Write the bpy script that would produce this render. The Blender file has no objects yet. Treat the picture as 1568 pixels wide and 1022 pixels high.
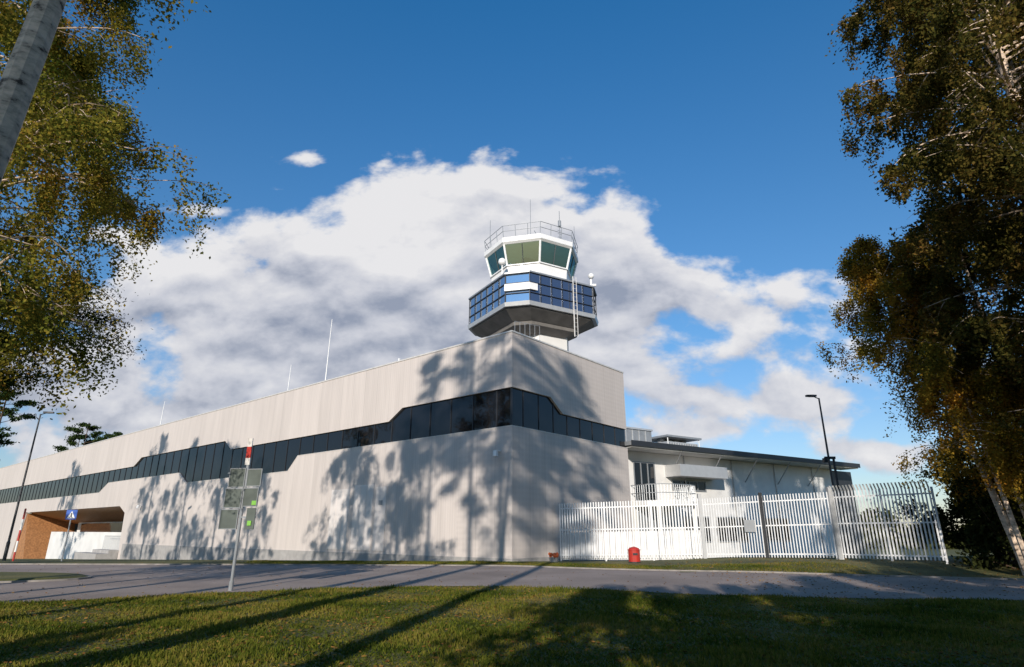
import bpy, math, random
import numpy as np
from mathutils import Vector, Matrix
random.seed(5)
scene=bpy.context.scene
scene.view_settings.view_transform='Standard'
try: scene.view_settings.look='None'
except Exception: pass
scene.view_settings.exposure=0

# ------------------------------------------------------------------ materials
def new_mat(name):
    m=bpy.data.materials.new(name); m.use_nodes=True
    return m, m.node_tree.nodes, m.node_tree.links, m.node_tree.nodes['Principled BSDF']
def simple(name,col,rough=.6,metal=0,noise=.12,nscale=3.0,bump=0):
    m,n,l,p=new_mat(name)
    tc=n.new('ShaderNodeTexCoord'); nz=n.new('ShaderNodeTexNoise'); nz.inputs['Scale'].default_value=nscale
    nz.inputs['Detail'].default_value=6
    l.new(tc.outputs['Object'],nz.inputs['Vector'])
    r=n.new('ShaderNodeValToRGB'); r.color_ramp.elements[0].position=.3; r.color_ramp.elements[1].position=.7
    r.color_ramp.elements[0].color=(*[c*(1-noise) for c in col],1); r.color_ramp.elements[1].color=(*[min(1,c*(1+noise)) for c in col],1)
    l.new(nz.outputs['Fac'],r.inputs['Fac']); l.new(r.outputs['Color'],p.inputs['Base Color'])
    p.inputs['Roughness'].default_value=rough; p.inputs['Metallic'].default_value=metal
    if bump:
        b=n.new('ShaderNodeBump'); b.inputs['Strength'].default_value=bump; b.inputs['Distance'].default_value=.02
        l.new(nz.outputs['Fac'],b.inputs['Height']); l.new(b.outputs['Normal'],p.inputs['Normal'])
    return m
def M(n,l,op,a,b=None,c=None,clamp=False):
    x=n.new('ShaderNodeMath'); x.operation=op; x.use_clamp=clamp
    for i,v in enumerate((a,b,c)):
        if v is None: continue
        if isinstance(v,(int,float)): x.inputs[i].default_value=v
        else: l.new(v,x.inputs[i])
    return x.outputs[0]

def cladding():
    m,n,l,p=new_mat('ribbed_metal_cladding')
    tc=n.new('ShaderNodeTexCoord'); s=n.new('ShaderNodeSeparateXYZ'); l.new(tc.outputs['Object'],s.inputs[0])
    a=M(n,l,'ADD',s.outputs[0],s.outputs[1])
    rib=M(n,l,'SINE',M(n,l,'MULTIPLY',a,2*math.pi/.21))
    fr=M(n,l,'FRACT',M(n,l,'DIVIDE',M(n,l,'ADD',a,300),1.45))
    joint=M(n,l,'LESS_THAN',fr,.022)
    d1=M(n,l,'SINE',M(n,l,'MULTIPLY',M(n,l,'ADD',a,s.outputs[2]),2*math.pi/.62))
    d2=M(n,l,'SINE',M(n,l,'MULTIPLY',M(n,l,'SUBTRACT',a,s.outputs[2]),2*math.pi/.62))
    dia=M(n,l,'MULTIPLY',M(n,l,'MULTIPLY',d1,d2),1.1)
    zone=M(n,l,'GREATER_THAN',a,-4.35)
    patt=M(n,l,'ADD',M(n,l,'MULTIPLY',dia,zone),M(n,l,'MULTIPLY',rib,M(n,l,'SUBTRACT',1,zone)))
    mp=n.new('ShaderNodeMapping'); mp.inputs['Scale'].default_value=(.9,.9,.10); l.new(tc.outputs['Object'],mp.inputs[0])
    nz=n.new('ShaderNodeTexNoise'); nz.inputs['Scale'].default_value=1.6; nz.inputs['Detail'].default_value=8; l.new(mp.outputs[0],nz.inputs['Vector'])
    wn=n.new('ShaderNodeTexWhiteNoise'); wn.noise_dimensions='1D'
    l.new(M(n,l,'FLOOR',M(n,l,'DIVIDE',M(n,l,'ADD',a,300),1.45)),wn.inputs['W'])
    v=M(n,l,'ADD',.93,M(n,l,'MULTIPLY',patt,.03))
    v=M(n,l,'ADD',v,M(n,l,'MULTIPLY',M(n,l,'SUBTRACT',nz.outputs['Fac'],.5),.32))
    v=M(n,l,'ADD',v,M(n,l,'MULTIPLY',M(n,l,'SUBTRACT',wn.outputs['Value'],.5),.06))
    v=M(n,l,'MULTIPLY',v,M(n,l,'SUBTRACT',1,M(n,l,'MULTIPLY',joint,.17)))
    mx=n.new('ShaderNodeMix'); mx.data_type='RGBA'; mx.blend_type='MULTIPLY'; mx.inputs['Factor'].default_value=1
    mx.inputs['A'].default_value=(.60,.53,.48,1)
    cb=n.new('ShaderNodeCombineColor')
    for i in range(3): l.new(v,cb.inputs[i])
    l.new(cb.outputs[0],mx.inputs['B']); l.new(mx.outputs['Result'],p.inputs['Base Color'])
    b=n.new('ShaderNodeBump'); b.inputs['Strength'].default_value=.1; b.inputs['Distance'].default_value=.02
    l.new(patt,b.inputs['Height']); l.new(b.outputs['Normal'],p.inputs['Normal'])
    p.inputs['Roughness'].default_value=.6
    return m
def glass(name,col,rough=.04,metal=0.0,spec=.5,bump=.06):
    m,n,l,p=new_mat(name)
    tc=n.new('ShaderNodeTexCoord'); nz=n.new('ShaderNodeTexNoise'); nz.inputs['Scale'].default_value=.6
    l.new(tc.outputs['Object'],nz.inputs['Vector'])
    b=n.new('ShaderNodeBump'); b.inputs['Strength'].default_value=bump; b.inputs['Distance'].default_value=.05
    l.new(nz.outputs['Fac'],b.inputs['Height']); l.new(b.outputs['Normal'],p.inputs['Normal'])
    p.inputs['Base Color'].default_value=(*col,1); p.inputs['Roughness'].default_value=rough
    p.inputs['Metallic'].default_value=metal; p.inputs['Specular IOR Level'].default_value=spec
    return m
def cab_glass_mat():
    m=bpy.data.materials.new('tinted_cab_glass'); m.use_nodes=True; n=m.node_tree.nodes; l=m.node_tree.links
    n.remove(n['Principled BSDF']); o=n['Material Output']
    t=n.new('ShaderNodeBsdfTransparent'); t.inputs[0].default_value=(.36,.52,.44,1)
    g=n.new('ShaderNodeBsdfGlossy'); g.inputs['Roughness'].default_value=.03; g.inputs['Color'].default_value=(.5,.75,.8,1)
    x=n.new('ShaderNodeMixShader'); x.inputs[0].default_value=.2
    l.new(t.outputs[0],x.inputs[1]); l.new(g.outputs[0],x.inputs[2]); l.new(x.outputs[0],o.inputs[0]); return m
def leaf_mat(name,cols,scale=.55,trans=.35):
    m,n,l,p=new_mat(name)
    tc=n.new('ShaderNodeTexCoord'); nz=n.new('ShaderNodeTexNoise'); nz.inputs['Scale'].default_value=scale; nz.inputs['Detail'].default_value=2
    l.new(tc.outputs['Object'],nz.inputs['Vector'])
    n2=n.new('ShaderNodeTexNoise'); n2.inputs['Scale'].default_value=14; n2.inputs['Detail'].default_value=0; l.new(tc.outputs['Object'],n2.inputs['Vector'])
    f=M(n,l,'ADD',M(n,l,'MULTIPLY',nz.outputs['Fac'],.75),M(n,l,'MULTIPLY',n2.outputs['Fac'],.45))
    r=n.new('ShaderNodeValToRGB'); el=r.color_ramp.elements
    el[0].position=.42; el[0].color=(*cols[0],1); el[1].position=.8; el[1].color=(*cols[-1],1)
    for i,c in enumerate(cols[1:-1]):
        e=el.new(.42+.38*(i+1)/(len(cols)-1)); e.color=(*c,1)
    n.remove(p); df=n.new('ShaderNodeBsdfDiffuse')
    l.new(f,r.inputs['Fac']); l.new(r.outputs['Color'],df.inputs[0]); out=n['Material Output']
    if trans:
        tr=n.new('ShaderNodeBsdfTranslucent'); l.new(r.outputs['Color'],tr.inputs[0])
        mx=n.new('ShaderNodeMixShader'); mx.inputs[0].default_value=trans
        l.new(df.outputs[0],mx.inputs[1]); l.new(tr.outputs[0],mx.inputs[2]); l.new(mx.outputs[0],out.inputs[0])
    else: l.new(df.outputs[0],out.inputs[0])
    return m
def bark_mat(name,light,dark,zs=2.2,thr=.52):
    m,n,l,p=new_mat(name)
    tc=n.new('ShaderNodeTexCoord'); mp=n.new('ShaderNodeMapping'); mp.inputs['Scale'].default_value=(1.6,1.6,zs)
    l.new(tc.outputs['Object'],mp.inputs[0]); nz=n.new('ShaderNodeTexNoise'); nz.inputs['Scale'].default_value=2.6; nz.inputs['Detail'].default_value=9; nz.inputs['Roughness'].default_value=.65
    l.new(mp.outputs[0],nz.inputs['Vector'])
    r=n.new('ShaderNodeValToRGB'); r.color_ramp.elements[0].position=thr-.16; r.color_ramp.elements[1].position=thr+.07
    r.color_ramp.elements[1].color=(*dark,1); r.color_ramp.elements[0].color=(*light,1)
    e=r.color_ramp.elements.new(thr); e.color=(*[c*.62 for c in light],1)
    l.new(nz.outputs['Fac'],r.inputs['Fac']); l.new(r.outputs['Color'],p.inputs['Base Color']); p.inputs['Roughness'].default_value=.85
    b=n.new('ShaderNodeBump'); b.inputs['Strength'].default_value=.5; b.inputs['Distance'].default_value=.03
    l.new(nz.outputs['Fac'],b.inputs['Height']); l.new(b.outputs['Normal'],p.inputs['Normal'])
    return m
def ramp_ground(name,cols,s1,s2,rough=.9,bump=.6,pos=(.35,.5,.65)):
    m,n,l,p=new_mat(name)
    tc=n.new('ShaderNodeTexCoord'); a=n.new('ShaderNodeTexNoise'); a.inputs['Scale'].default_value=s1; a.inputs['Detail'].default_value=5
    b=n.new('ShaderNodeTexNoise'); b.inputs['Scale'].default_value=s2; b.inputs['Detail'].default_value=8; b.inputs['Roughness'].default_value=.7
    l.new(tc.outputs['Object'],a.inputs['Vector']); l.new(tc.outputs['Object'],b.inputs['Vector'])
    f=M(n,l,'ADD',M(n,l,'MULTIPLY',a.outputs['Fac'],.5),M(n,l,'MULTIPLY',b.outputs['Fac'],.5))
    r=n.new('ShaderNodeValToRGB'); el=r.color_ramp.elements
    el[0].position=pos[0]; el[0].color=(*cols[0],1); el[1].position=pos[2]; el[1].color=(*cols[2],1)
    e=el.new(pos[1]); e.color=(*cols[1],1)
    l.new(f,r.inputs['Fac']); l.new(r.outputs['Color'],p.inputs['Base Color']); p.inputs['Roughness'].default_value=rough
    bm=n.new('ShaderNodeBump'); bm.inputs['Strength'].default_value=bump; bm.inputs['Distance'].default_value=.05
    l.new(b.outputs['Fac'],bm.inputs['Height']); l.new(bm.outputs['Normal'],p.inputs['Normal'])
    return m

MAT=dict(
 clad=cladding(),
 coping=simple('pale_metal_coping',(.66,.62,.57),.4,.2),
 white=simple('white_paint',(.8,.78,.75),.45,0,.05,2),
 fwhite=simple('fence_white_paint',(.74,.73,.72),.5,0,.08,2),
 wdoor=simple('pale_door_paint',(.68,.62,.575),.45,0,.04,2),
 stucco=simple('white_render',(.68,.66,.63),.8,0,.09,.6),
 grey=simple('grey_metal',(.28,.29,.3),.45,.3,.1),
 lgrey=simple('light_grey_metal',(.5,.5,.5),.4,.4,.06),
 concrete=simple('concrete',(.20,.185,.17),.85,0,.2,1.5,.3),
 dark=simple('dark_metal',(.035,.037,.042),.4,.3,.1),
 plinth=simple('plinth_concrete',(.34,.32,.30),.9,0,.15,2,.3),
 dglass=glass('dark_window_glass',(.008,.009,.012),.03,0,.5,.25),
 bglass=glass('ring_glass_sky_reflection',(.50,.60,.72),.06,.9),  # ring glass with the sky reflection put into its colour
 rglass=glass('ring_glass_dim_side',(.16,.20,.28),.06,.8),  # same ring glass, painted darker for the right-hand faces
 cglass=cab_glass_mat(),
 wood=simple('orange_wood',(.36,.165,.065),.5,0,.3,4),
 galv=simple('galvanised_steel',(.36,.37,.38),.4,.6,.08,8),
 red=simple('red_paint',(.42,.03,.02),.4,0,.1),
 blue=simple('blue_sign_paint',(.02,.10,.45),.4,0,.05),
 signback=simple('sign_back_grey_green',(.10,.115,.10),.5,.3,.2),
 green=simple('green_label',(.18,.42,.06),.5,0,.05),
 flower=simple('orange_flowers',(.6,.12,.03),.8,0,.3,20),
 kerb=simple('kerb_stone',(.24,.215,.19),.9,0,.25,3,.3),
 asphalt=ramp_ground('asphalt',((.19,.145,.12),(.28,.217,.18),(.37,.29,.245)),.35,25,.9,.35),
 grass=ramp_ground('grass_ground',((.04,.043,.010),(.09,.088,.016),(.18,.145,.04)),.45,9),
 blade=leaf_mat('grass_blades',((.04,.058,.009),(.10,.12,.016),(.20,.175,.03),(.28,.20,.06)),.5,.3),
 litter=leaf_mat('fallen_leaves',((.10,.045,.015),(.2,.1,.03),(.30,.19,.05)),3,0),
 birchleaf=leaf_mat('birch_leaves',((.075,.095,.014),(.15,.15,.024),(.27,.21,.032),(.30,.16,.03)),.6,.4),
 brownleaf=leaf_mat('brown_birch_leaves',((.035,.042,.010),(.08,.072,.017),(.15,.108,.024),(.17,.09,.026)),.6,.35),
 orangeleaf=leaf_mat('orange_birch_leaves',((.12,.115,.02),(.25,.18,.025),(.40,.23,.03),(.40,.16,.02)),.6,.4),
 darkleaf=leaf_mat('dark_shrub_leaves',((.018,.022,.008),(.035,.04,.012),(.06,.055,.016)),.5,0),
 needle=leaf_mat('pine_needles',((.015,.03,.01),(.03,.05,.014),(.05,.07,.02)),1,0),
 birch=bark_mat('birch_bark',(.70,.53,.39),(.07,.045,.03),3.2,.57),
 pbark=bark_mat('brown_bark',(.12,.075,.045),(.04,.028,.02)),
)

# ------------------------------------------------------------------ mesh builder
class MB:
    def __init__(s): s.v=[]; s.f=[]; s.m=[]
    def quadbox(s,x0,x1,y0,y1,z0,z1,mi=0):
        b=len(s.v)
        s.v+=[(x0,y0,z0),(x1,y0,z0),(x1,y1,z0),(x0,y1,z0),(x0,y0,z1),(x1,y0,z1),(x1,y1,z1),(x0,y1,z1)]
        for q in ((0,3,2,1),(4,5,6,7),(0,1,5,4),(1,2,6,5),(2,3,7,6),(3,0,4,7)):
            s.f.append([b+i for i in q]); s.m.append(mi)
    def prism(s,poly,fn,t0,t1,mi=0):
        b=len(s.v); k=len(poly)
        s.v+=[fn(p,t0) for p in poly]+[fn(p,t1) for p in poly]
        s.f.append([b+i for i in range(k)][::-1]); s.m.append(mi)
        s.f.append([b+k+i for i in range(k)]); s.m.append(mi)
        for i in range(k):
            j=(i+1)%k; s.f.append([b+i,b+j,b+k+j,b+k+i]); s.m.append(mi)
    def loft(s,rings,mi=0,cap=True):
        b=len(s.v); k=len(rings[0])
        for r in rings: s.v+=list(r)
        for a in range(len(rings)-1):
            for i in range(k):
                j=(i+1)%k; s.f.append([b+a*k+i,b+a*k+j,b+(a+1)*k+j,b+(a+1)*k+i]); s.m.append(mi)
        if cap:
            s.f.append([b+i for i in range(k)][::-1]); s.m.append(mi)
            e=b+(len(rings)-1)*k; s.f.append([e+i for i in range(k)]); s.m.append(mi)
    def tube(s,pts,rad,n=8,mi=0):
        rings=[]
        pts=[Vector(p) for p in pts]
        for i,p in enumerate(pts):
            d=(pts[min(i+1,len(pts)-1)]-pts[max(i-1,0)]).normalized()
            a=d.orthogonal().normalized() if abs(d.z)<.9 else Vector((1,0,0))
            a=(a-d*a.dot(d)).normalized(); c=d.cross(a)
            r=rad[i] if isinstance(rad,(list,tuple)) else rad
            rings.append([tuple(p+(a*math.cos(2*math.pi*k/n)+c*math.sin(2*math.pi*k/n))*r) for k in range(n)])
        s.loft(rings,mi)
    def bar(s,p0,p1,w,mi=0): s.tube([p0,p1],w,4,mi)
    def obox(s,c,ex,ey,ez,mi=0):
        c=Vector(c);ex=Vector(ex);ey=Vector(ey);ez=Vector(ez); b=len(s.v)
        for sz in(-1,1):
            for sx,sy in((-1,-1),(1,-1),(1,1),(-1,1)): s.v.append(tuple(c+ex*sx+ey*sy+ez*sz))
        for q in ((0,3,2,1),(4,5,6,7),(0,1,5,4),(1,2,6,5),(2,3,7,6),(3,0,4,7)):
            s.f.append([b+i for i in q]); s.m.append(mi)
    def build(s,name,mats,parent=None,loc=(0,0,0),rotz=0,smooth=False,bevel=0):
        me=bpy.data.meshes.new(name); me.from_pydata(s.v,[],s.f); me.update()
        for m in mats: me.materials.append(MAT[m])
        me.polygons.foreach_set('material_index',s.m)
        if smooth: me.polygons.foreach_set('use_smooth',[True]*len(me.polygons))
        import bmesh
        bm=bmesh.new(); bm.from_mesh(me); bmesh.ops.recalc_face_normals(bm,faces=bm.faces); bm.to_mesh(me); bm.free()
        o=bpy.data.objects.new(name,me); scene.collection.objects.link(o)
        o.location=loc; o.rotation_euler=(0,0,rotz)
        if parent: o.parent=parent
        return o
def empty(name,loc=(0,0,0),rotz=0):
    e=bpy.data.objects.new(name,None); e.location=loc; e.rotation_euler=(0,0,rotz); scene.collection.objects.link(e); return e

# ------------------------------------------------------------------ terrain
def sst(x,a,b):
    t=np.clip((x-a)/(b-a),0,1); return t*t*(3-2*t)
def gz(x,y):
    x=np.asarray(x,float);y=np.asarray(y,float)
    z=-.041*(np.clip(y,34.2,125)-34.2)
    z=z+.28*sst(x,6,14)*sst(y,23.5,28)*(1-sst(y,34,44))
    return z
def grid_sheet(name,xs,ys,mat,dz=0):
    X,Y=np.meshgrid(xs,ys); Z=gz(X,Y)+dz
    v=np.stack([X,Y,Z],-1).reshape(-1,3); nx=len(xs)
    f=[(j*nx+i,j*nx+i+1,(j+1)*nx+i+1,(j+1)*nx+i) for j in range(len(ys)-1) for i in range(nx-1)]
    me=bpy.data.meshes.new(name); me.from_pydata(v.tolist(),[],f); me.materials.append(MAT[mat]); me.update()
    for p in me.polygons: p.use_smooth=True
    o=bpy.data.objects.new(name,me); scene.collection.objects.link(o); return o
xs=np.unique(np.concatenate([np.linspace(-1500,-100,15),np.arange(-100,100,2.0),np.linspace(100,1500,15)]))
ys=np.unique(np.concatenate([np.linspace(-300,-20,8),np.arange(-20,60,1.0),np.arange(60,140,5.0),np.linspace(140,2500,20)]))
grid_sheet('grass_ground',xs,ys,'grass')
NE=np.array([(-60,2),(-25,9),(-11.65,14.8),(-7.7,17.4),(-4.3,18.9),(-.7,19.5),(2.15,18.3),(5.3,16.7),(8.6,15.9),(12.2,15.5),(25,14.5),(60,13)])
FE=np.array([(-60,32),(-12,30.6),(.2,29.6),(3.3,27.4),(8.2,25.4),(12.5,23.6),(17,21.4),(25,19.8),(60,19)])
near=lambda x:np.interp(x,NE[:,0],NE[:,1]); far=lambda x:np.interp(x,FE[:,0],FE[:,1])
def smooth_edge(f,x): return (f(x-1)+f(x)+f(x+1)+f(x-.5)+f(x+.5))/5
rx=np.arange(-60,60.1,.25); v=[];f=[]
wob=lambda x,k:.07*np.sin(x*2.3+k)+.05*np.sin(x*5.1+2*k)+.03*np.sin(x*11+k)
for i,x in enumerate(rx):
    y0=smooth_edge(near,x)+wob(x,1); y1=smooth_edge(far,x)
    for k in range(9):
        y=y0+(y1-y0)*k/8; v.append((x,y,float(gz(x,y))+.006))
for i in range(len(rx)-1):
    for k in range(8): a=i*9+k; f.append((a,a+9,a+10,a+1))
me=bpy.data.meshes.new('asphalt_road'); me.from_pydata(v,[],f); me.materials.append(MAT['asphalt']); me.update()
road=bpy.data.objects.new('asphalt_road',me); scene.collection.objects.link(road)
kb=MB(); K=[(x,smooth_edge(far,x)) for x in np.arange(-60,25,.8)]
for (x0,y0),(x1,y1) in zip(K[:-1],K[1:]):
    d=Vector((x1-x0,y1-y0,0)); L=d.length; d.normalize(); nrm=Vector((-d.y,d.x,0)); z=float(gz(x0,y0))
    kb.obox(((x0+x1)/2,(y0+y1)/2+.05,z+.02),d*(L/2-.004),nrm*.04,(0,0,.04))
kb.build('road_kerb',['kerb'])
isl=MB(); ring=[(5.6*math.cos(t)*(1),2.3*math.sin(t)) for t in np.linspace(0,2*math.pi,48,endpoint=False)]
isl.loft([[(x,y,0) for x,y in ring],[(x,y,.06) for x,y in ring]],0)
isl.loft([[(x*.98,y*.96,.06) for x,y in ring],[(x*.95,y*.9,.11) for x,y in ring]],1)
isl.build('lawn_island',['kerb','grass'],loc=(-20.2,22,.0))

# ------------------------------------------------------------------ main building
E=empty('control_centre_building',(0,34.2,0),math.radians(-40.23))
FX=lambda p,t:(p[0],t,p[1]); FY=lambda p,t:(t,p[0],p[1])
Lf=[(0,13),(0,9.6),(-9.9,9.6),(-11.3,8.8),(-34.6,8.8),(-36,9.7),(-57,9.7),(-59,8.8),(-135,8.8),(-135,13)]
Ll=[(0,7.3),(-22.7,7.3),(-24,6.15),(-43.6,6.15),(-45.7,7.25),(-66.7,7.25),(-69.5,6.15),(-135,6.15),(-135,-8),(-108,-8),(-104,4.3),(-61,4.3),(-59,3.5),(-58,-8),(0,-8)]
W=13.16
Rf=[(.352,13),(.352,9.6),(3.78,9.6),(5.08,8.7),(W,8.7),(W,13)]
Rl=[(.352,7.3),(W,7.3),(W,-3),(.352,-3)]
b=MB(); b.prism(Lf,FX,0,.35); b.prism(Rf,FY,-.35,0); b.build('upper_cladding',['clad'],E)
b=MB(); b.prism(Ll,FX,0,.35); b.prism(Rl,FY,-.35,0); b.build('lower_cladding',['clad'],E)
b=MB(); b.quadbox(-134.9,-.16,.16,W-.1,5.9,9.9); b.build('window_band_glass',['dglass'],E)
b=MB()
for x in np.arange(-132,-.3,1.95): b.quadbox(x,x+.06,.11,.158,6.1,9.7)
for y in np.arange(1.2,W,1.5): b.quadbox(-.158,-.12,y,y+.06,7.2,9.7)
b.quadbox(-.19,-.08,.08,.19,7.2,9.7)
b.build('window_mullions',['dark'],E)
b=MB(); b.quadbox(-134.9,-.352,.353,W-.01,12.3,12.6); b.quadbox(-134.9,-.36,W-.3,W-.02,-4,12.3); b.quadbox(-57.5,-56.9,.36,12,-6,5.8); b.quadbox(-134.9,-.36,.36,12.5,5.6,5.8)
b.build('roof_deck',['concrete'],E)
b=MB(); b.quadbox(-135,.04,-.04,.4,13.002,13.1); b.quadbox(-.4,.04,.402,W+.04,13.002,13.1)
b.build('roof_coping',['coping'],E)
b=MB(); b.quadbox(-57.6,.05,-.05,-.002,-3,.13); b.quadbox(.002,.05,-.002,W,-3,.13)
b.build('plinth',['plinth'],E)
b=MB()
def sill(poly):
    for (a0,z0),(a1,z1) in zip(poly[:-1],poly[1:]):
        b.obox(((a0+a1)/2,.17,(z0+z1)/2+.02),((a1-a0)/2,0,(z1-z0)/2),(0,.19,0),(0,0,.018))
sill(Ll[:8])
b.quadbox(-.33,.02,.36,W,7.302,7.34)
b.build('window_sills',['coping'],E)
b=MB()
for x0,x1,z0,z1 in ((-14.6,-12.4,.3,4.6),(-17.4,-15.1,.3,4.4)):
    b.quadbox(x0,x1,-.035,-.002,z0,z1,0)
    for k in range(3):
        xa=x0+(x1-x0)*k/3; b.quadbox(xa+.04,xa+(x1-x0)/3-.04,-.05,-.036,z0+.1,z1-.1,0)
b.quadbox(-12.1,-11.0,-.04,-.002,.3,4.4,0); b.quadbox(-11.95,-11.15,-.055,-.042,.4,2.6,0); b.quadbox(-11.75,-11.35,-.06,-.043,3.2,3.5,1)
b.build('service_doors',['wdoor','grey'],E)
b=MB()
for x,z in ((-.9,5.9),(-54,4.2)):
    b.quadbox(x-.05,x+.05,-.4,0,z,z+.06); b.tube([(x,-.4,z+.02),(x,-.4,z-.3)],[.13,.16],10)
b.build('wall_cameras',['white'],E)
b=MB()
b.prism([(.352,4.35),(7,2.6),(7,2.75),(.352,4.5)],lambda p,t:(t,p[0],p[1]),-103.8,-58.6,0)
b.prism([(-103.9,4.2),(-104.2,4.2),(-109.8,-6),(-98.5,-6)],FX,.4,7,0)
b.quadbox(-99,-58.4,6.4,6.8,-8,3.2,1)
b.quadbox(-97,-60,6.3,6.39,.3,2.6,2)
b.quadbox(-95,-59.5,2.0,2.3,-8,1.35,1)
b.quadbox(-58.4,-58,.36,7,-6,3.4,1)
for x in np.arange(-68,-59.6,.35): b.bar((x,1.2,-2),(x,1.2,.9),.03,3)
b.bar((-68,1.2,.9),(-59.6,1.2,.9),.04,3)
b.build('entrance_recess',['wood','stucco','dglass','galv'],E)
b=MB()
b.quadbox(-66,-58.5,-2.2,-1.0,-4,-.9)
b.quadbox(-64,-58.5,-1.0,-.06,-4,-.55)
b.build('entrance_steps',['plinth'],E)
b=MB()
for x,y,h in ((-22.2,1.5,19.3),(-31,3,17),(-56,1,16.4)):
    b.tube([(x,y,12.6),(x+.1,y,h)],[.06,.025],6)
b.quadbox(-11.3,-11.2,.5,.6,12.6,13.5)
b.build('roof_aerials',['white'],E)

# ------------------------------------------------------------------ control tower
T=empty('air_traffic_control_tower',(1.64,45,0),math.radians(30.6))
def sq(a,c,z): return [(a,-(a-c),z),(a,a-c,z),(a-c,a,z),(-(a-c),a,z),(-a,a-c,z),(-a,-(a-c),z),(-(a-c),-a,z),(a-c,-a,z)]
def octo(ap,z):
    R=ap/math.cos(math.pi/8); return [(R*math.cos(math.pi/8+k*math.pi/4-math.pi/4),R*math.sin(math.pi/8+k*math.pi/4-math.pi/4),z) for k in range(8)]
b=MB(); b.loft([[(x+.6,y-.3,z) for x,y,z in sq(1.75,.5,11)],[(x+.6,y-.3,z) for x,y,z in sq(1.75,.5,16.4)]]); b.build('shaft',['stucco'],T)
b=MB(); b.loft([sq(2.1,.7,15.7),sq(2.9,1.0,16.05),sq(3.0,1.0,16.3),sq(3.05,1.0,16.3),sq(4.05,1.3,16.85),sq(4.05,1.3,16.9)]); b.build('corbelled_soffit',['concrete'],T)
b=MB(); b.loft([sq(4.25,1.3,16.95),sq(4.3,1.3,17.25)]); b.build('ring_base_band',['lgrey'],T)
b=MB(); b.loft([sq(4.15,1.3,17.25),sq(4.15,1.3,19.5)])
r=sq(4.15,1.3,0)
for i in range(8):
    j=(i+1)%8; mx=(r[i][0]+r[j][0])/2; my=(r[i][1]+r[j][1])/2
    b.m[i]=1 if my<-3.9 and abs(mx)<1 or mx>3.5 else 0  # reflection painted by face: dim tone on the right-hand sides
b.build('ring_glazing',['bglass','rglass'],T)
b=MB(); b.loft([sq(4.28,1.3,19.5),sq(4.28,1.3,19.62)]); b.build('ring_roof_edge',['grey'],T)
b=MB()
r=sq(4.2,1.3,0)
for i in range(8):
    j=(i+1)%8; p=Vector(r[i]);q=Vector(r[j]); L=(q-p).length; d=(q-p).normalized(); nr=Vector((d.y,-d.x,0))
    n=6 if L>3 else 1
    for k in range(n+1):
        c=p+d*(L*k/n); b.obox((c.x,c.y,18.37),d*.022,nr*.035,(0,0,1.12))
    for z in (17.95,18.75): b.obox((*((p+q)/2).xy,z),d*L/2,nr*.03,(0,0,.022))
b.build('ring_mullions',['dark'],T)
b=MB(); r=sq(4.27,1.3,0); p=Vector(r[5]);q=Vector(r[6]); d=(q-p).normalized(); nr=Vector((d.y,-d.x,0)); c=(p+q)/2
b.obox((c.x,c.y,18.4),d*.95,nr*.03,(0,0,.27)); b.obox((c.x,c.y,19.53),d*.95,nr*.03,(0,0,.06))
e=Vector(r[6]); b.obox((e.x+.35,e.y-.01,18.4),(.35,0,0),(0,.03,0),(0,0,.26))
b.build('ring_white_panels',['white'],T)
b=MB(); b.loft([octo(3.0,19.6),octo(3.1,21.05)]); b.loft([octo(3.2,21.052),octo(3.2,21.14)]); b.build('cab_base_wall',['white'],T)
b=MB(); b.loft([octo(3.08,21.14),octo(3.47,22.75)],0,False); b.build('cab_glazing',['cglass'],T)
b=MB(); lo=octo(3.1,21.14); hi=octo(3.5,22.75)
for a,c in zip(lo,hi): b.tube([a,c],.085,6)
b.build('cab_corner_posts',['white'],T)
b=MB()
for i in range(8):
    j=(i+1)%8
    a=(Vector(lo[i])+Vector(lo[j]))/2; c=(Vector(hi[i])+Vector(hi[j]))/2; b.tube([a,c],.03,4)
b.tube([(.9,.5,19.7),(.9,.5,22.8)],.25,8); b.tube([(-1,.9,21),(-1,.9,22.8)],.06,6)
for k in range(3): b.quadbox(-2+k*1.4,-1+k*1.4,-2.2,-1.6,21.2,21.75)
b.build('cab_mullions_and_desks',['dark'],T)
b=MB(); b.loft([octo(3.5,22.75),octo(3.66,22.9),octo(3.66,23.28),octo(3.5,23.36)]); b.build('cab_roof',['white'],T)
b=MB(); P=octo(3.55,23.36)
for i in range(8):
    j=(i+1)%8; p=Vector(P[i]);q=Vector(P[j])
    for k in range(3):
        c=p.lerp(q,k/3); b.tube([c,c*1+Vector((c.x*.03,c.y*.03,.95))],.026,5)
    for h in (.5,.95): b.tube([p*1+Vector((p.x*.03*h,p.y*.03*h,h)),q+Vector((q.x*.03*h,q.y*.03*h,h))],.024,5)
b.build('roof_railing',['grey'],T)
b=MB()
for x,y,h,r0 in ((-3.3,1.2,26.2,.03),(-1.3,-1.9,27.2,.028),(1.2,-2.4,26.6,.04),(2.9,-2.1,25.8,.03),(.4,-.6,24.9,.03),(2.2,1.4,25.6,.03),(-.9,1.0,25.0,.05)):
    b.tube([(x,y,23.3),(x,y,h)],[r0,r0*.7],6)
b.tube([(1.2,-2.4,25.2),(1.2,-2.4,25.7)],.13,8); b.tube([(.4,-.6,24.6),(-.5,-1.2,24.9)],.025,5); b.tube([(.4,-.6,24.9),(1.2,-.2,25.3)],.02,5)
for k in range(4): b.tube([(1.0,-2.4,24.2+k*.3),(1.4,-2.4,24.2+k*.3)],.02,5)
b.build('antennas',['grey'],T)
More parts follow.
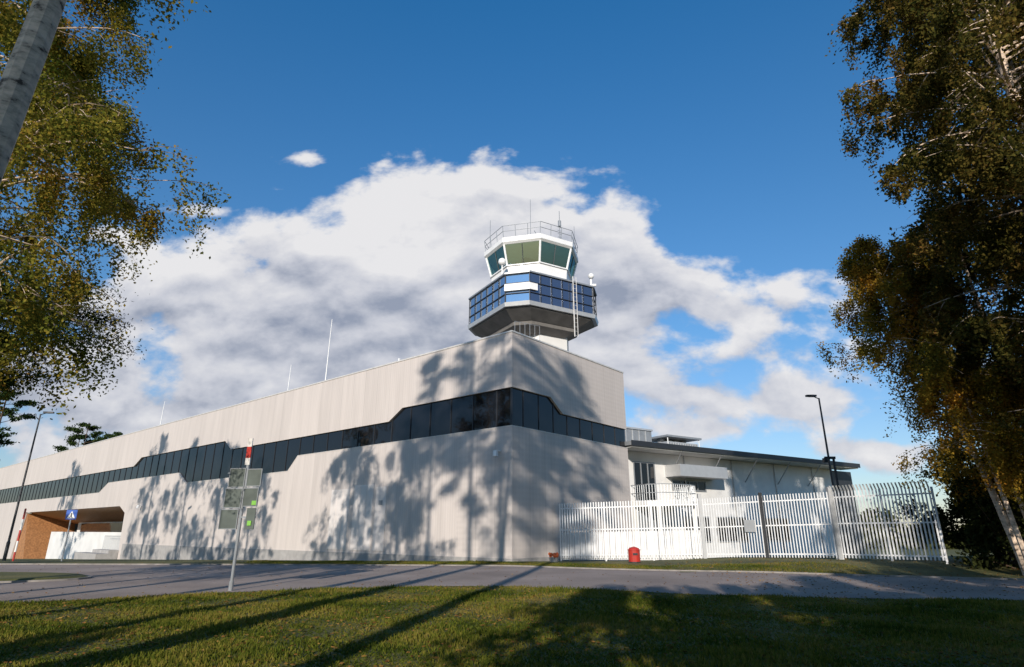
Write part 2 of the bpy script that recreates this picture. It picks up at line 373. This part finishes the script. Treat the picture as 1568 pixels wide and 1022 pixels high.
def ball(b,c,r,mi=0,sx=1):
    rings=[]
    for i in range(1,8):
        a=math.pi*i/8; rings.append([(c[0]+r*math.sin(a)*math.cos(t)*sx,c[1]+r*math.sin(a)*math.sin(t),c[2]-r*math.cos(a)) for t in np.linspace(0,2*math.pi,12,endpoint=False)])
    b.loft(rings,mi)
b=MB()
ball(b,(-3.9,-1.9,21.0),.3); b.tube([(-3.9,-1.9,19.6),(-3.9,-1.9,20.8)],.05,6)
ball(b,(3.6,-3.2,21.0),.24); b.tube([(3.6,-3.2,19.6),(3.6,-3.2,21)],.04,6); b.tube([(3.6,-3.2,20.2),(3.9,-3.4,20.2)],.12,8)
b.tube([(-3.2,-3.6,19.6),(-3.2,-3.6,20.3)],.12,8); b.tube([(3.0,-3.9,19.6),(3.0,-3.9,20.3)],.09,8)
b.tube([(4.0,-1,19.6),(4.0,-1,20.6)],.05,6)
b.build('radomes_and_sensors',['white'],T)
b=MB(); b.tube([(.85,-4.42,15.1),(.85,-4.42,19.9)],.045,6); b.tube([(1.15,-4.42,15.1),(1.15,-4.42,19.9)],.03,6)
for k in range(14): b.tube([(.85,-4.42,15.2+k*.34),(1.15,-4.42,15.2+k*.34)],.015,4)
b.build('access_ladder',['coping'],T)
b=MB()
for k in range(6): b.tube([(-3.8+k*.42,-3.6,12.6),(-3.8+k*.42,-3.6,15.7)],.018,5)
b.tube([(-3.8,-3.6,15.7),(-1.7,-3.6,15.7)],.022,5)
b.build('roof_hatch_railing',['grey'],T)

# ------------------------------------------------------------------ annex
A=empty('white_annex_building',(9.0,46.5,0),math.radians(32.7))
b=MB(); b.quadbox(-1,27.4,0,14,-3,7.4,0); b.quadbox(3.8,9.4,-1.6,-.002,5.6,6.5,1); b.build('walls',['stucco','lgrey'],A)
b=MB(); b.prism([(-1.9,7.55),(15,7.7),(15,7.95),(-1.9,7.85)],FY,-1.5,29.5); b.build('roof',['grey'],A)
b=MB(); b.quadbox(-1.5,29.5,-1.94,-1.902,7.5,7.9); b.build('roof_fascia',['dark'],A)
b=MB(); b.quadbox(-1.3,29.3,-1.8,0,7.42,7.53); b.build('eaves_soffit',['stucco'],A)
b=MB(); b.quadbox(-1,6.2,3.5,10,7.7,9.9,0); b.quadbox(-1.1,6.3,3.4,10.1,9.902,10.05,1)
for k in range(9): b.quadbox(-.8+k*.78,-.74+k*.78,3.45,3.498,7.9,9.85,1)
b.build('plant_room',['grey','lgrey'],A)
b=MB(); b.quadbox(10.9,15.1,6,9,8.0,9.7,0); b.quadbox(10.6,15.4,5.7,9.3,10.1,10.28,1)
for k in range(12): b.quadbox(11+k*.34,11.15+k*.34,5.93,5.998,8.4,9.6,1)
for x in(10.8,15.2):
    for y in (5.9,9.1): b.bar((x,y,7.9),(x,y,10.1),.06,1)
for k in range(4): b.tube([(11.5+k*1.0,7.4,9.7),(11.5+k*1.0,7.4,10.05)],.38,12,1)
b.build('rooftop_ventilation_unit',['lgrey','grey'],A)
b=MB(); b.quadbox(27.42,31.5,.2,10,-3,7.35,0); b.build('dark_end_block',['dark'],A)
b=MB()
def win(x0,x1,z0,z1,n):
    b.quadbox(x0,x1,-.02,-.003,z0,z1,0)
    for k in range(n+1):
        x=x0+(x1-x0)*k/n; b.quadbox(x-.05,x+.05,-.06,-.022,z0,z1,1)
    for z in(z0,z1): b.quadbox(x0-.05,x1+.05,-.07,-.024,z-.05,z+.05,1)
win(9.4,13.2,.7,2.6,3); win(15.6,19.2,.7,2.6,3); win(4.5,8.4,4.65,5.4,4); win(.4,2.6,3.7,6.6,3); win(5.5,8.5,.7,2.6,2)
b.build('windows',['dglass','grey'],A)
b=MB()
for x in (4.0,8.7,13.4,18.1,22.8): b.bar((x,-1.8,7.5),(x+.3,-.02,5.6),.05)
for x in (6,12,18,24): b.tube([(x,-.08,-.5),(x,-.08,7.4)],.05,6)
b.build('eaves_struts',['galv'],A)
b=MB()
prof=[(.0,-.01),(0,-1.6),(.5,-2.6),(1.4,-3.0),(3.2,-3.0),(4.1,-2.6),(4.6,-1.6),(4.6,-.01)]
b.prism(prof,lambda p,t:(p[0],p[1],t),3.3,3.65,0)
for x in (.5,4.1): b.tube([(x,-2.3,-1),(x,-2.3,3.3)],.14,10,0)
b.quadbox(.6,4.0,-.06,-.004,.2,2.9,2)
for (x0,y0),(x1,y1) in zip(prof[:-1],prof[1:]):
    L=math.hypot(x1-x0,y1-y0); n=max(2,int(L/.2))
    for k in range(n): t=k/n; b.bar((x0+(x1-x0)*t,y0+(y1-y0)*t,3.6),(x0+(x1-x0)*t,y0+(y1-y0)*t,4.8),.022,1)
    for z in (4.8,4.2): b.bar((x0,y0,z),(x1,y1,z),.035,1)
b.build('balcony',['stucco','galv','grey'],A)

# ------------------------------------------------------------------ fence
def fence(name,p0,p1,z0,z1,H,spacing=.22,bend=.0,low=None,dark_posts=(),w=.028):
    b=MB(); p0=Vector((*p0,z0));p1=Vector((*p1,z1)); d=(p1-p0); L=d.length; d.normalize(); nr=Vector((d.y,-d.x,0)).normalized()
    n=int(L/spacing)
    for k in range(n+1):
        c=p0+d*(k*spacing); b.obox((c.x,c.y,c.z+H/2+.05),d*w,nr*.012,(0,0,H/2-.04))
        if bend: b.obox((c.x+nr.x*.1,c.y+nr.y*.1,c.z+H+.1),d*w,nr*.012,Vector((nr.x*.1,nr.y*.1,.13)))
    m=max(1,round(L/2.6))
    for k in range(m+1):
        c=p0+d*(L*k/m)-nr*.07; b.obox((c.x,c.y,c.z+H/2-.1),d*.04,nr*.04,(0,0,H/2+.08),1 if k in dark_posts else 0)
    for h in (.25,H*.52,H-.3):
        c=(p0+p1)/2-nr*.03; b.obox((c.x,c.y,c.z+h),d*L/2,nr*.016,(0,0,.03))
    if low:
        for k in range(int(L/.11)+1):
            c=p0+d*(k*.11)-nr*.16; b.obox((c.x,c.y,c.z+low/2),d*.042,nr*.01,(0,0,low/2))
    b.build(name,['fwhite','dark'])
fence('white_picket_fence',(2.85,37.1),(10.3,34),-.05,.1,3.15,spacing=.16,low=1.5,w=.034)
fence('sliding_gate',(10.35,34.0),(12.85,32.1),.12,.2,3.1,spacing=.14,dark_posts=(1,),w=.024)
fence('sliding_gate',(12.95,32.0),(15.4,30.1),.2,.26,3.1,spacing=.14,dark_posts=(0,),w=.024)
fence('white_picket_fence',(15.6,30),(18.35,26.9),.26,.28,3.15,spacing=.15,bend=1,w=.032)
b=MB()
for x,y,r0,h in ((10.32,34,.09,3.5),(15.5,30.05,.1,3.6)): b.obox((x,y,h/2),(r0,0,0),(0,r0,0),(0,0,h/2))
b.obox((12.9,32.05,1.75),(.07,0,0),(0,.07,0),(0,0,1.7),1)
b.obox((12.3,32.4,1.8),(.02,.02,0),(-.2,.2,0),(0,0,.3))
b.build('gate_posts',['lgrey','dark'])

b=MB(); b.tube([(0,0,0),(0,0,.62),(0,0,.72),(0,0,.78)],[.3,.31,.24,.05],18,0); b.tube([(0,0,.6),(0,0,.64)],.335,18,0); b.obox((0,-.3,.42),(.12,0,0),(0,.02,0),(0,0,.05),1)
b.tube([(0,0,-.02),(0,0,.05)],.34,18,1)
b.build('red_litter_bin',['red','dark'],loc=(6.35,33.0,0))
b=MB(); b.tube([(0,0,0),(0,0,.22)],[.2,.26],14,0)
for k in range(14): ball(b,(random.uniform(-.22,.22),random.uniform(-.22,.22),.27+random.uniform(0,.14)),.08,1)
b.build('flower_pot',['plinth','flower'],loc=(2.2,33.6,0))

# ------------------------------------------------------------------ signs
S=empty('road_sign',(-7.8,17.9,0),math.radians(-12))
b=MB(); b.tube([(0,0,-.1),(.02,.0,4.0)],.045,10); b.tube([(0,0,0),(0,0,.25)],.065,10)
for z in (1.95,2.4,2.75,3.2): b.quadbox(-.6,.5,-.03,.0,z-.02,z+.02)
b.build('post',['galv'],S)
b=MB()
for x0,x1,z0,z1 in ((-.5,.02,2.78,3.33),(-.56,.0,2.2,2.75),(-.62,-.04,1.62,2.17),(.08,.56,2.80,3.30),(.04,.52,2.24,2.76)):
    b.quadbox(x0,x1,-.06,-.035,z0,z1,0)
    b.quadbox(x0,x1,-.075,-.06,z0,z0+.02,1); b.quadbox(x0,x1,-.075,-.06,z1-.02,z1,1)
    b.quadbox(x0,x0+.02,-.075,-.06,z0+.02,z1-.02,1); b.quadbox(x1-.02,x1,-.075,-.06,z0+.02,z1-.02,1)
b.build('panels',['signback','grey'],S)
b=MB(); b.quadbox(.36,.5,-.09,-.06,2.28,2.40); b.quadbox(.3,.42,-.09,-.06,1.72,1.85); b.build('labels',['green'],S)
b=MB(); b.quadbox(.22,.5,-.058,-.036,1.62,2.2,0); b.build('lower_panel',['signback'],S)
b=MB()
for k,(z0,z1) in enumerate(((3.42,3.62),(3.62,3.95),(3.95,4.2))): b.quadbox(-.06,.09,-.05,-.015,z0,z1,(1,0,1)[k])
b.build('direction_plate',['red','coping'],S)
def psign(name,X,Y,h,tilt=0):
    z=float(gz(X,Y)); e=empty(name,(X,Y,z),math.radians(20)); k=.27
    b=MB(); b.tube([(0,0,-.1),(0,0,h)],.035,8); b.build('post',['galv'],e)
    b=MB(); b.quadbox(-k,k,-.07,-.04,h-2*k,h,0); b.prism([(-k*.75,h-1.75*k),(k*.75,h-1.75*k),(0,h-.25*k)],FX,-.078,-.072,1)
    b.tube([(0,-.085,h-1.3*k),(.0,-.085,h-.9*k)],.03,6,2); b.tube([(0,-.085,h-1.3*k),(-.07,-.085,h-1.65*k)],.018,5,2); b.tube([(0,-.085,h-1.3*k),(.07,-.085,h-1.65*k)],.018,5,2); ball(b,(0,-.085,h-.75*k),.03,2)
    b.build('plate',['blue','white','dark'],e)
psign('pedestrian_crossing_sign',-25.6,36.2,2.8)
b=MB()
for k in range(5): b.tube([(0,0,k*.6-.1),(0,0,k*.6+.5)],.05,8,k%2)
b.build('striped_marker_post',['red','white'],loc=(-28.6,36.5,-.1))
def lamp(X,Y,h,ang,arm=.9):
    z=float(gz(X,Y)); e=empty('street_lamp',(X,Y,z),ang)
    b=MB(); b.tube([(0,0,-.2),(0,0,1.2),(0,0,1.25),(0,0,h)],[.11,.11,.08,.05],10); b.tube([(0,0,h-.05),(arm,0,h+.12)],.035,8); b.build('pole',['dark'],e)
    b=MB(); b.prism([(-.14,arm-.2),(.14,arm-.2),(.17,arm+.1),(.1,arm+.45),(-.1,arm+.45),(-.17,arm+.1)],lambda p,t:(p[1],p[0],t),h+.08,h+.19); b.build('head',['dark'],e)
lamp(-35.1,44,10.2,math.radians(10),.4); lamp(19.9,38,9.7,math.radians(185),.4)
b=MB(); b.tube([(0,0,-.3),(0,0,5.6)],.07,8); b.quadbox(-.5,.1,-.07,.07,5.5,5.64); b.quadbox(-.6,-.4,-.12,.12,5.3,5.55)
b.build('camera_mast',['dark'],loc=(18.6,35,0))

# ------------------------------------------------------------------ vegetation
def quads_obj(name,V,mi,mats,loc=(0,0,0),rotz=0):
    N=len(V)//4; me=bpy.data.meshes.new(name)
    me.vertices.add(4*N); me.vertices.foreach_set('co',V.astype(np.float32).ravel())
    me.loops.add(4*N); me.loops.foreach_set('vertex_index',np.arange(4*N,dtype=np.int32))
    me.polygons.add(N); me.polygons.foreach_set('loop_start',np.arange(0,4*N,4,dtype=np.int32))
    me.polygons.foreach_set('loop_total',np.full(N,4,dtype=np.int32))
    for m in mats: me.materials.append(MAT[m])
    me.polygons.foreach_set('material_index',mi.astype(np.int32)); me.update(calc_edges=True); me.validate()
    o=bpy.data.objects.new(name,me); scene.collection.objects.link(o); o.location=loc; o.rotation_euler=(0,0,rotz); return o
def leafquads(C,size,rng,asp=.62):
    N=len(C); a=rng.normal(size=(N,3)); a/=np.linalg.norm(a,axis=1)[:,None]; t=rng.normal(size=(N,3)); c=np.cross(a,t); c/=np.linalg.norm(c,axis=1)[:,None]
    s=(size*rng.uniform(.6,1.3,N))[:,None]/2
    return np.stack([C-a*s,C+c*s*asp,C+a*s,C-c*s*asp],1).reshape(-1,3)
def tubeq(pts,rad,n):
    pts=np.array(pts); k=len(pts); d=np.gradient(pts,axis=0); d/=np.linalg.norm(d,axis=1)[:,None]+1e-9
    ref=np.array([1.,.1,0]) if abs(d[0][2])>.6 else np.array([0,0,1.])
    a=np.cross(d,ref); a/=np.linalg.norm(a,axis=1)[:,None]+1e-9; c=np.cross(d,a)
    th=np.arange(n)*2*np.pi/n
    R=pts[:,None,:]+(a[:,None,:]*np.cos(th)[None,:,None]+c[:,None,:]*np.sin(th)[None,:,None])*np.array(rad)[:,None,None]
    A=R[:-1];B=R[1:]
    return np.stack([A,np.roll(A,-1,1),np.roll(B,-1,1),B],2).reshape(-1,3)
def tree(name,loc,h,r0,R,cb,nl,nleaf,ls,mats,seed,lean=(0,0),kind='birch',droop=1.0,subs=5,rotz=0,twigs=True,top=1.0,clump=1.8):
    rng=np.random.default_rng(seed); parts=[]
    n=16; t=np.linspace(0,1,n+1); w=np.cumsum(rng.normal(0,.02*h/16,(n+1,2)),0); w[0]=0
    tp=np.stack([lean[0]*t**1.2+w[:,0],lean[1]*t**1.2+w[:,1],t*h],1)
    parts.append(tubeq(tp,r0*(1-.9*t)**.8+.012,10 if r0>.1 else 7))
    at=lambda s:np.array([np.interp(s,t,tp[:,i]) for i in range(3)])
    st=[]
    for i in range(nl):
        u=(i+rng.uniform())/nl; s=cb+(1-cb)*u*.98
        prof=(min(1,.55+1.4*u)*max(0,1-u**2.3)**.6+.08)*top
        L=R*prof*rng.uniform(.6,1.12); az=rng.uniform(0,2*np.pi)
        el=rng.uniform(.35,.9) if kind!='pine' else rng.uniform(-.05,.35)
        p=at(s); d=np.array([np.cos(az)*np.cos(el),np.sin(az)*np.cos(el),np.sin(el)]); pts=[p]
        for k in range(6):
            d=d+rng.normal(0,.10,3)+np.array([0,0,-.13*droop if kind!='pine' else .03]); d/=np.linalg.norm(d); p=p+d*L/6; pts.append(p)
        rr=max(.012,r0*.34*(1-s*.6)*min(1,L/3)); parts.append(tubeq(pts,np.linspace(rr,.008,7),5))
        for k in range(subs):
            q=pts[rng.integers(2,7)]; a2=az+rng.normal(0,.9); e2=rng.uniform(-.3,.7); d2=np.array([np.cos(a2)*np.cos(e2),np.sin(a2)*np.cos(e2),np.sin(e2)])
            L2=L*rng.uniform(.15,.4)+.2; qp=[q]
            for m in range(3): d2=d2+np.array([0,0,-.22*droop]) if kind!='pine' else d2; d2/=np.linalg.norm(d2); q=q+d2*L2/3; qp.append(q)
            if twigs: parts.append(tubeq(qp,np.linspace(rr*.35+.004,.004,4),3))
            for x in qp[1:]: st.append(x)
        st.append(pts[-1]); st.append(pts[-2])
    st=np.array(st); dens=rng.gamma(clump,1,len(st)); dens/=dens.sum()
    sid=rng.choice(len(st),nleaf,p=dens); base=st[sid]
    if kind=='birch':
        ln=rng.uniform(.25,1.6,len(st))*droop; v=rng.uniform(0,1,nleaf)
        sw=rng.normal(0,.12,(len(st),2))
        C=base+np.stack([sw[sid,0]*v,sw[sid,1]*v,-v*ln[sid]],1)+rng.normal(0,1,(nleaf,3))*np.array([.12,.12,.10])
    else:
        sg=rng.uniform(.2,.42,len(st))[sid][:,None]; C=base+rng.normal(0,1,(nleaf,3))*sg*np.array([1,1,.45])
    wood=np.concatenate(parts); lv=leafquads(C,ls,rng,.6 if kind!='pine' else .35)
    V=np.concatenate([wood,lv]); mi=np.concatenate([np.zeros(len(wood)//4),np.ones(len(lv)//4)])
    o=quads_obj(name,V,mi,mats,loc,rotz); return o
def clone(o,name,loc,rotz,sc=1):
    c=bpy.data.objects.new(name,o.data); scene.collection.objects.link(c); c.location=loc; c.rotation_euler=(0,0,rotz); c.scale=(sc,sc,sc); return c
def shrub(name,loc,R,h,nleaf,ls,mats,seed):
    rng=np.random.default_rng(seed); cl=rng.normal(0,1,(60,3))*np.array([R*.45,R*.45,h*.22])+np.array([0,0,h*.45]); cl[:,2]=np.clip(cl[:,2],.15,h)
    sid=rng.integers(0,60,nleaf); C=cl[sid]+rng.normal(0,.3,(nleaf,3))*np.array([1,1,.8]); C[:,2]=np.abs(C[:,2])
    parts=[tubeq([[0,0,0],c*.5+np.array([0,0,.1]),c],[.03,.02,.006],4) for c in cl]
    wood=np.concatenate(parts); lv=leafquads(C,ls,rng); V=np.concatenate([wood,lv]); mi=np.concatenate([np.zeros(len(wood)//4),np.ones(len(lv)//4)])
    return quads_obj(name,V,mi,mats,loc)

# left side
tree('birch_tree',(-6.15,5.7,0),19,.20,2.6,.50,30,36000,.065,['birch','birchleaf'],3,lean=(1.3,.2))
tree('birch_tree',(-12.5,12,0),18,.16,3.9,.25,62,98000,.09,['birch','birchleaf'],7,lean=(.5,0),droop=1.1,subs=6,clump=1.1)
tree('birch_tree',(-16.5,16.5,0),19,.16,4.3,.20,52,66000,.12,['birch','birchleaf'],17,lean=(.3,0),subs=6,clump=1.1)
tree('pine_tree',(-14.0,14.0,0),8.0,.16,3.4,.62,16,32000,.10,['pbark','needle'],9,kind='pine')
# right side
tree('birch_tree',(16.2,15.5,0),26,.22,4.7,.38,90,135000,.125,['birch','brownleaf'],21,lean=(-.4,0),subs=6,clump=1.6)
tree('birch_tree',(19.2,18.5,0),26,.22,4.8,.18,84,110000,.16,['birch','brownleaf'],22,lean=(-.5,0),clump=1.8)
tree('birch_tree',(23.6,22.5,0),26,.2,5.4,.06,76,76000,.21,['birch','brownleaf'],23)
tree('birch_tree',(18.9,23.5,0),13.9,.13,2.7,.28,54,64000,.11,['birch','orangeleaf'],24,lean=(-3.4,0.4),clump=1.4)
tree('birch_tree',(20.4,24.5,0),14.5,.12,2.8,.18,46,52000,.125,['birch','orangeleaf'],25,lean=(-2.4,0))
tree('birch_tree',(19.8,22.6,0),15,.11,2.7,.35,38,40000,.13,['birch','brownleaf'],26,lean=(-1.3,0))
for i,(x,y,lx) in enumerate(((19.3,23.2,-1.6),(18.6,22.9,-2.0))):
    tree('birch_tree',(x,y,0),12,.085,1.8,.55,16,9000,.1,['birch','brownleaf'],27+i,lean=(lx,0))
for i,(x,y,R,h) in enumerate(((20.4,25.4,1.8,5.0),(22.5,24,2.2,5.5),(24,27,2.6,6),(26,23,2.6,6),(21.6,28,2.3,5.5),(28,29,3,7),(21.2,21.8,1.4,2.2),(31,26,3,7))):
    shrub('undergrowth_shrub',(x,y,0),R,h,int(6500*R),.18,['pbark','darkleaf'],40+i)
# trees around / behind the viewpoint (out of view, they shade the facade, lawn and right-hand trees)
P1=tree('pine_tree',(-9.6,-4,0),29.5,.24,3.6,.60,24,22000,.19,['pbark','needle'],31,kind='pine',clump=.8)
P2=tree('pine_tree',(-4.7,-4,0),28,.24,3.3,.55,24,22000,.19,['pbark','needle'],32,kind='pine',lean=(.8,0),clump=.8)
clone(P1,'pine_tree',(-7.9,-7.5,0),2.1,1.02); clone(P2,'pine_tree',(-5.6,-9,0),.2,1.0); clone(P1,'pine_tree',(-12.5,-5,0),4,.98)
P3=tree('birch_tree',(-28,20,0),20,.20,4.0,.25,36,18000,.18,['birch','birchleaf'],33,clump=.6)
for i,(x,y,s,r) in enumerate(((-33,23,1.12,1.5),(-39,26,1.2,3),(-46,30,1.3,4.4),(-70,48,1.3,.7))):
    clone(P3,'birch_tree',(x,y,0),r,s)
for x,y,s,r in ((20,1,1.2,4),(12,-6,1.1,1),(24,6,1.2,2)):
    clone(P3,'birch_tree',(x,y,0),r,s)
P4=tree('birch_tree',(2.8,-3.2,0),8.5,.09,2.3,.08,34,16000,.19,['birch','birchleaf'],34,twigs=False)  # small unseen trees added to cast shade over the lawn
for x,y,s,r in ((6.4,-1.5,1.05,2),(10,1,1.1,4),(0.3,-7,1.15,1),(5,-6,1.3,5),(8.3,-2.5,1.2,.4),(4.6,-2.6,1.0,3),(13,3,1.1,2.4),(-1.6,-8,1.2,2),(-9,-2.5,.6,1)): clone(P4,'birch_tree',(x,y,0),r,s)
# distant trees beyond
D=tree('pine_tree',(-93,131,-4),28,.3,6,.4,26,9000,.6,['pbark','needle'],50,kind='pine',twigs=False)
for x,y,s in ((-112,130,1.35),(-97,134,.93),(-86,130,.92)): clone(D,'pine_tree',(x,y,-4),x,s)
rng=np.random.default_rng(77); n=26000
X=rng.uniform(20,330,n); hgt=7+3*np.sin(X*.13)+2*np.sin(X*.41); C=np.stack([X,190+rng.uniform(-6,6,n),-4+rng.uniform(0,1,n)**.7*hgt],1)
quads_obj('distant_tree_line',leafquads(C,1.6,rng),np.zeros(n),['darkleaf'])

# grass blades
n=230000; Y=rng.uniform(6.5,20,n)**1.0; X=rng.uniform(-1,1,n)*(Y*.95+1); ok=Y<near(X)-.02+rng.normal(0,.06,n); X=X[ok];Y=Y[ok]
n2=30000; X2=rng.uniform(-14,14,n2); Y2=far(X2)+.2+rng.uniform(0,1,n2)*4; X=np.concatenate([X,X2]);Y=np.concatenate([Y,Y2]); N=len(X)
Z=gz(X,Y); patch=.75+.5*np.sin(X*1.3+np.sin(Y))*np.sin(Y*1.1+X*.4)+.25*np.sin(X*4.1+Y*2)*np.sin(Y*3.7-X); h=rng.uniform(.03,.085,N)*np.clip(patch,.3,1.4); a=rng.uniform(0,2*np.pi,N); w=.007+rng.uniform(0,.006,N)
dx=np.cos(a)*w;dy=np.sin(a)*w; lx=rng.normal(0,.03,N);ly=rng.normal(0,.03,N)
V=np.stack([np.stack([X-dx,Y-dy,Z],1),np.stack([X+dx,Y+dy,Z],1),np.stack([X+dx*.3+lx,Y+dy*.3+ly,Z+h],1),np.stack([X-dx*.3+lx,Y-dy*.3+ly,Z+h],1)],1).reshape(-1,3)
quads_obj('grass_blades',V,np.zeros(N),['blade'])
n=13000; Y=rng.uniform(6.5,32,n); X=rng.uniform(-1,1,n)*(Y*.95); keep=(Y<near(X)-.02)|(Y>far(X)+.1)|(rng.uniform(0,1,n)<.10)|((X>7)&(rng.uniform(0,1,n)<.6)); X=X[keep];Y=Y[keep]
C=np.stack([X,Y,gz(X,Y)+.035],1); V=leafquads(C,.075,rng,.8); V[:,2]=V[:,2]*.35+.65*np.repeat(C[:,2],4)
quads_obj('fallen_leaves',V,np.zeros(len(C)),['litter'])

# ------------------------------------------------------------------ light, sky
el=math.radians(20); az=math.atan2(.17,.985)
hd=Vector((math.sin(az),math.cos(az),0)); dirv=Vector((hd.x*math.cos(el),hd.y*math.cos(el),-math.sin(el)))
sl=bpy.data.lights.new('sun','SUN'); sl.energy=5.0; sl.angle=math.radians(.5); sl.color=(1,.93,.84)
so=bpy.data.objects.new('sun',sl); so.rotation_euler=dirv.to_track_quat('-Z','Y').to_euler(); scene.collection.objects.link(so)
w=bpy.data.worlds.new('World'); scene.world=w; w.use_nodes=True; n=w.node_tree.nodes; l=w.node_tree.links
bg=n['Background']; sky=n.new('ShaderNodeTexSky'); sky.sky_type='NISHITA'; sky.sun_disc=False; sky.sun_elevation=el; sky.sun_rotation=math.radians(180)+az
sky.air_density=1.0; sky.dust_density=.3; sky.ozone_density=1.5
tc=n.new('ShaderNodeTexCoord'); sp=n.new('ShaderNodeSeparateXYZ'); l.new(tc.outputs['Generated'],sp.inputs[0])
tint=n.new('ShaderNodeValToRGB'); te=tint.color_ramp.elements; te[0].position=0; te[0].color=(.74,.78,.95,1); te[1].position=.8; te[1].color=(.12,.58,.88,1)
e=te.new(.3); e.color=(.46,.74,.95,1)
l.new(sp.outputs[2],tint.inputs['Fac'])
tm=n.new('ShaderNodeMix'); tm.data_type='RGBA'; tm.blend_type='MULTIPLY'; tm.inputs['Factor'].default_value=1
l.new(sky.outputs[0],tm.inputs['A']); l.new(tint.outputs[0],tm.inputs['B'])
st=M(n,l,'ADD',.112,M(n,l,'MULTIPLY',M(n,l,'MAXIMUM',sp.outputs[2],0),.12))
l.new(tm.outputs['Result'],bg.inputs[0]); l.new(st,bg.inputs[1])
yy=M(n,l,'MAXIMUM',sp.outputs[1],.08); q=M(n,l,'DIVIDE',sp.outputs[0],yy); m_=M(n,l,'DIVIDE',sp.outputs[2],yy)
cv=n.new('ShaderNodeCombineXYZ'); l.new(q,cv.inputs[0]); l.new(M(n,l,'MULTIPLY',m_,1.5),cv.inputs[1])
def noise(scale,detail,rough,off=0,dist=0,oy=0):
    z=n.new('ShaderNodeTexNoise'); z.inputs['Scale'].default_value=scale; z.inputs['Detail'].default_value=detail; z.inputs['Roughness'].default_value=rough; z.inputs['Distortion'].default_value=dist
    mp=n.new('ShaderNodeMapping'); mp.inputs['Location'].default_value=(off,off*.7+oy,off*.3); l.new(cv.outputs[0],mp.inputs[0]); l.new(mp.outputs[0],z.inputs['Vector']); return z.outputs['Fac']
blobs=[(-.09,.58,.28,.13,1.1),(.0,.48,.27,.15,1.15),(-.36,.44,.34,.11,1.1),(-.60,.36,.24,.09,1.05),(-.82,.26,.40,.09,1.1),(-.22,.34,.46,.18,1.25),(.17,.405,.25,.12,1.15),(.38,.37,.21,.07,1.05),
 (.46,.295,.26,.05,.75),(.43,.214,.19,.05,1.3),(.34,.163,.15,.03,.9),(-.5,.20,.6,.10,.85),(-.60,.573,.12,.025,.45),(-.39,.69,.08,.03,.45),(.62,.13,.2,.03,.7),(.62,.25,.12,.05,.7)]
F=None
for (cx,cy,ax,ay,wt) in blobs:
    dx=M(n,l,'DIVIDE',M(n,l,'SUBTRACT',q,cx),ax); dy=M(n,l,'DIVIDE',M(n,l,'SUBTRACT',m_,cy),ay)
    d=M(n,l,'SQRT',M(n,l,'ADD',M(n,l,'MULTIPLY',dx,dx),M(n,l,'MULTIPLY',dy,dy)))
    k=min(1,max(.35,ay*7))
    g=M(n,l,'MULTIPLY',M(n,l,'SUBTRACT',wt,d),k)
    F=g if F is None else M(n,l,'SMOOTH_MAX',F,g,.16)
nA=noise(5.2,8,.54,3.1,.1); nA2=noise(5.2,8,.54,3.1,.1,.04)
dens=M(n,l,'ADD',F,M(n,l,'MULTIPLY',M(n,l,'SUBTRACT',nA,.51),2.6))
mr=n.new('ShaderNodeMapRange'); mr.interpolation_type='SMOOTHSTEP'; mr.inputs['From Min'].default_value=-.06; mr.inputs['From Max'].default_value=.26; l.new(dens,mr.inputs['Value'])
front=M(n,l,'GREATER_THAN',sp.outputs[1],.08)
alpha=M(n,l,'MULTIPLY',M(n,l,'MULTIPLY',mr.outputs[0],front),.97)
sh=M(n,l,'ADD',M(n,l,'MULTIPLY',F,.44),M(n,l,'MULTIPLY',M(n,l,'SUBTRACT',noise(2.4,4,.45,5.5,.1),.5),1.8))
sh=M(n,l,'ADD',sh,M(n,l,'MULTIPLY',M(n,l,'SUBTRACT',.45,m_),1.5))
sh=M(n,l,'ADD',sh,M(n,l,'MULTIPLY',M(n,l,'SUBTRACT',nA2,nA),2.6))
cr=n.new('ShaderNodeValToRGB'); ce=cr.color_ramp.elements; ce[0].position=0.0; ce[0].color=(.87,.86,.87,1); ce[1].position=.95; ce[1].color=(.32,.36,.46,1)
e=ce.new(.48); e.color=(.63,.645,.71,1); l.new(sh,cr.inputs['Fac'])
cb=n.new('ShaderNodeBackground'); l.new(cr.outputs[0],cb.inputs[0]); cb.inputs[1].default_value=.95
mxs=n.new('ShaderNodeMixShader'); l.new(alpha,mxs.inputs[0]); l.new(bg.outputs[0],mxs.inputs[1]); l.new(cb.outputs[0],mxs.inputs[2]); l.new(mxs.outputs[0],n['World Output'].inputs[0])

cam=bpy.data.cameras.new('camera'); co=bpy.data.objects.new('camera',cam); scene.collection.objects.link(co)
co.location=(0,0,1.6); co.rotation_euler=(math.radians(90+18.26),0,0); cam.sensor_width=36; cam.lens=20.94; cam.clip_end=5000; scene.camera=co
